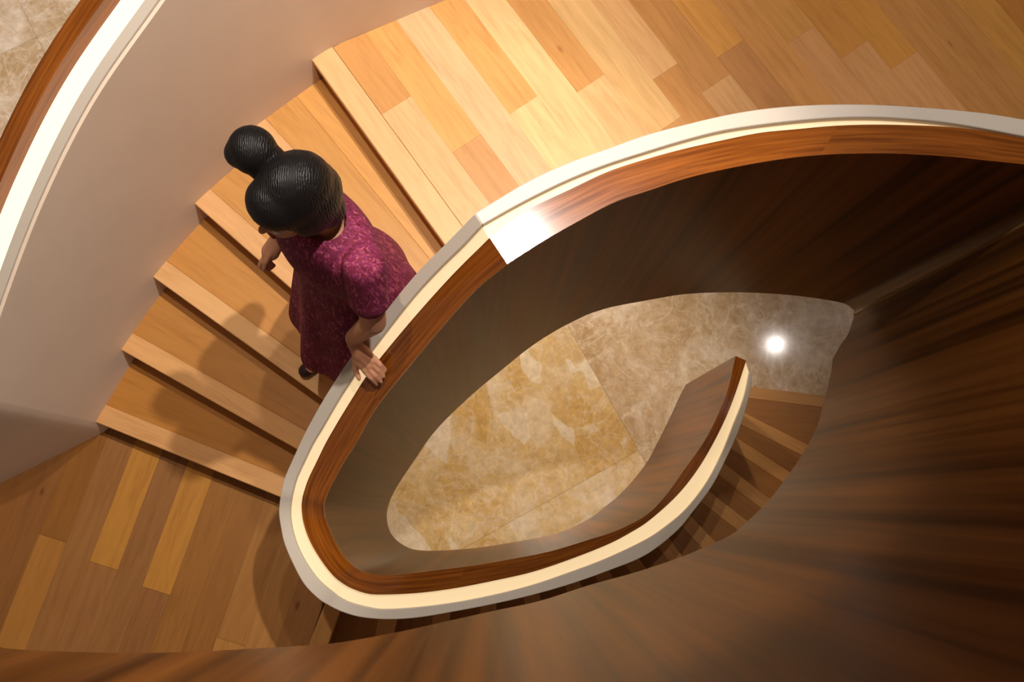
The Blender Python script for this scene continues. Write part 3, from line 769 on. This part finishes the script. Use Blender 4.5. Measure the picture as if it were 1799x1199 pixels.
body = [('b', hd(0, .0, 0), (.072, .092, .112)), ('b', hd(0, .035, -.055), (.055, .062, .062)), ('b', hd(0, .10, -.03), (.010, .016, .020)),
        ('b', hd(.074, 0, -.02), (.010, .018, .030)), ('b', hd(-.074, 0, -.02), (.010, .018, .030)),
        ('l', hd(0, -.015, -.06), B(0, -.01, 1.36), .052, .058),
        ('b', B(0, 0, 1.27), (.165, .095, .10)), ('b', B(0, 0, 1.14), (.140, .10, .13)), ('b', B(0, 0, .98), (.125, .09, .12)), ('b', B(0, -.01, .86), (.165, .11, .12)),
        ('l', R_sh, R_el, .050, .037), ('l', R_el, R_wr, .037, .026), ('l', L_sh, L_el, .050, .037), ('l', L_el, L_wr, .037, .026),
        ('l', B(.085, 0, .82), B(.085, .19, .36), .082, .054), ('l', B(.085, .19, .36), B(.085, .20, -.095), .054, .034),
        ('l', B(-.085, 0, .82), B(-.085, .06, .45), .082, .054), ('l', B(-.085, .06, .45), B(-.085, -.06, .075), .054, .034),
        ('l', B(.085, .19, -.12), B(.095, .34, -.135), .036, .028), ('l', B(-.085, -.07, .05), B(-.095, .08, .035), .036, .028)]
# left hand laid over the rail, fingers wrapped across it
pal = rail_pt+UPV*.028; ACR = Vector((-tang.y, tang.x, 0)).normalized()
if ACR.dot(-RGT) < 0: ACR = -ACR
tf = Vector((tang.x, tang.y, tang.z))
if tf.dot(FWD) < 0: tf = -tf
body += [('l', L_wr, pal, .026, .024), ('l', pal-tf*.025, pal-tf*.025+ACR*.045, .017, .014), ('l', pal+tf*.025, pal+tf*.025+ACR*.045, .017, .014), ('l', pal, pal+ACR*.045, .018, .015)]
for k, (off, ln) in enumerate(((-.034, .052), (-.012, .062), (.012, .066), (.034, .058))):
    a = pal+tf*off+ACR*.045; b = a+ACR*ln*.55+UPV*.002; c = b+ACR*ln*.35-UPV*.028
    body += [('l', a, b, .0095, .0088), ('l', b, c, .0088, .0075)]
th = pal+tf*.03; body += [('l', th, th+tf*.03+ACR*.02, .012, .0105), ('l', th+tf*.03+ACR*.02, th+tf*.045+ACR*.045-UPV*.004, .0105, .0085)]
# right hand hanging, slightly curled
pw_ = R_wr+FWD*.05-UPV*.045
body += [('l', R_wr, pw_, .025, .030)]
for k, (off, ln) in enumerate(((-.027, .060), (-.009, .070), (.009, .072), (.027, .056))):
    a = pw_+(FWD*.6+UPV*.5)*off+FWD*.02-UPV*.02; b = a+FWD*ln*.35-UPV*ln*.42; c = b-FWD*ln*.05-UPV*ln*.42-RGT*.012
    body += [('l', a, b, .0095, .0088), ('l', b, c, .0088, .0075)]
body += [('l', R_wr+FWD*.03-UPV*.01, R_wr+FWD*.085-UPV*.03-RGT*.02, .012, .010), ('l', R_wr+FWD*.085-UPV*.03-RGT*.02, R_wr+FWD*.105-UPV*.06-RGT*.025, .010, .008)]
o = capsules('body', body, M['skin'], person, .0055, 4); o['label'] = 'bare skin of face, arms and legs'
for s_ in (-1, 1):
    o = capsules('eye', [('b', hd(.031*s_, .080, -.012), (.013, .010, .008))], plain('eye_white', (.75, .72, .70), .3), person, .003, 0)
o = capsules('mouth', [('l', hd(-.018, .093, -.065), hd(.018, .093, -.065), .007, .007)], plain('lips', srgb(150, 70, 66), .4), person, .003, 0)
# hair gathered in a bun
t = NT('black_hair_strands'); tc = t.n('ShaderNodeTexCoord'); wv = t.n('ShaderNodeTexWave', i_Scale=60.0, i_Distortion=6.0, i_Detail=2.0); t.l(tc, 'Object', wv, 'Vector')
r = t.ramp([(.0, srgb(7, 5, 6)), (1., srgb(20, 15, 16))]); t.l(wv, 'Fac', r, 'Fac'); t.l(r, 'Color', t.b, 'Base Color'); t.b.inputs['Roughness'].default_value = .5; t.b.inputs['Specular IOR Level'].default_value = .3
bmp = t.n('ShaderNodeBump', i_Strength=.35, i_Distance=.004); t.l(wv, 'Fac', bmp, 'Height'); t.l(bmp, 'Normal', t.b, 'Normal')
hr = [('b', hd(0, -.014, .022), (.086, .104, .114)), ('b', hd(0, .045, .045), (.070, .062, .070)), ('b', hd(0, -.055, -.03), (.082, .070, .10)), ('b', hd(.062, -.02, -.03), (.030, .072, .085)), ('b', hd(-.062, -.02, -.03), (.030, .072, .085)),
      ('l', hd(0, -.07, -.06), hd(0, -.075, -.15), .06, .045), ('b', hd(-.05, -.05, -.09), (.04, .05, .07))]
o = capsules('hair', hr, t.m, person, .007, 5)
o = capsules('hair_bun', [('b', hd(.118, -.005, .075), (.060, .058, .058)), ('b', hd(.08, -.01, .05), (.05, .05, .05)), ('b', hd(.135, .02, .07), (.038, .038, .038))], t.m, person, .006, 4)
# dress: fitted top, flared skirt
t = NT('patterned_dress'); tc = t.n('ShaderNodeTexCoord')
mp = t.n('ShaderNodeMapping'); mp.inputs['Scale'].default_value = (70, 70, 5); mp.inputs['Rotation'].default_value = (.1, .2, .3); t.l(tc, 'Object', mp, 'Vector')
n1 = t.n('ShaderNodeTexNoise', i_Scale=1.4, i_Detail=3.0, i_Distortion=1.2); t.l(mp, 'Vector', n1, 'Vector')
r = t.ramp([(.30, srgb(84, 26, 44)), (.44, srgb(118, 40, 58)), (.52, srgb(116, 38, 84)), (.60, srgb(150, 62, 88)), (.68, srgb(186, 98, 108)), (.78, srgb(104, 50, 118))]); t.l(n1, 'Fac', r, 'Fac')
n2 = t.n('ShaderNodeTexNoise', i_Scale=5.0); t.l(tc, 'Object', n2, 'Vector')
mx = t.mix('MULTIPLY', .6); r2 = t.ramp([(.35, (.55, .4, .42)), (.65, (1.1, 1.05, 1.1))]); t.l(n2, 'Fac', r2, 'Fac'); t.l(r, 'Color', mx, 6); t.l(r2, 'Color', mx, 7)
t.l(mx, 2, t.b, 'Base Color'); t.b.inputs['Roughness'].default_value = .75; t.b.inputs['Specular IOR Level'].default_value = .2
rings = [(1.385, .075, .060, -.005), (1.365, .13, .078, -.004), (1.335, .185, .088, 0), (1.27, .190, .108, .004), (1.18, .172, .120, .012), (1.08, .150, .110, .008), (1.0, .143, .104, .0), (.90, .172, .130, -.006), (.78, .205, .160, -.004), (.64, .228, .185, .004), (.50, .250, .212, .02), (.36, .268, .232, .04), (.24, .282, .250, .06)]
NSEG = 72; dv, df = [], []
for k, (h, rx, ry, off) in enumerate(rings):
    fl = max(0, (1.0-h))/.58
    for i in range(NSEG):
        a = 2*math.pi*i/NSEG; wv_ = 1+.055*fl*math.sin(a*9+h*3)+.03*fl*math.sin(a*4+1)
        dv.append(B(rx*math.cos(a)*wv_, off+ry*math.sin(a)*wv_, h))
for k in range(len(rings)-1):
    for i in range(NSEG):
        j = (i+1) % NSEG; df.append((k*NSEG+i, k*NSEG+j, (k+1)*NSEG+j, (k+1)*NSEG+i))
o = mesh_obj('dress', dv, df, t.m, None, smooth=True); put_under(o, person)
m = o.modifiers.new('cloth', 'SOLIDIFY'); m.thickness = .006; m.offset = 1
m = o.modifiers.new('sub', 'SUBSURF'); m.levels = 1; m.render_levels = 2
for (s_, el) in ((R_sh, R_el), (L_sh, L_el)):
    d = (el-s_).normalized()
    o = capsules('sleeve', [('l', s_-d*.01, s_+d*.15, .060, .056)], t.m, person, .007, 2)
for s_ in (-1, 1):
    f0, g0_ = (.19, -.17) if s_ > 0 else (-.07, 0)
    o = capsules('shoe', [('l', B(.085*s_, f0-.02, .036+g0_), B(.098*s_, f0+.17, .030+g0_), .036, .030), ('l', B(.085*s_, f0-.035, .045+g0_), B(.085*s_, f0+.0, .05+g0_), .034, .036)], M['shoe'], person, .006, 3)
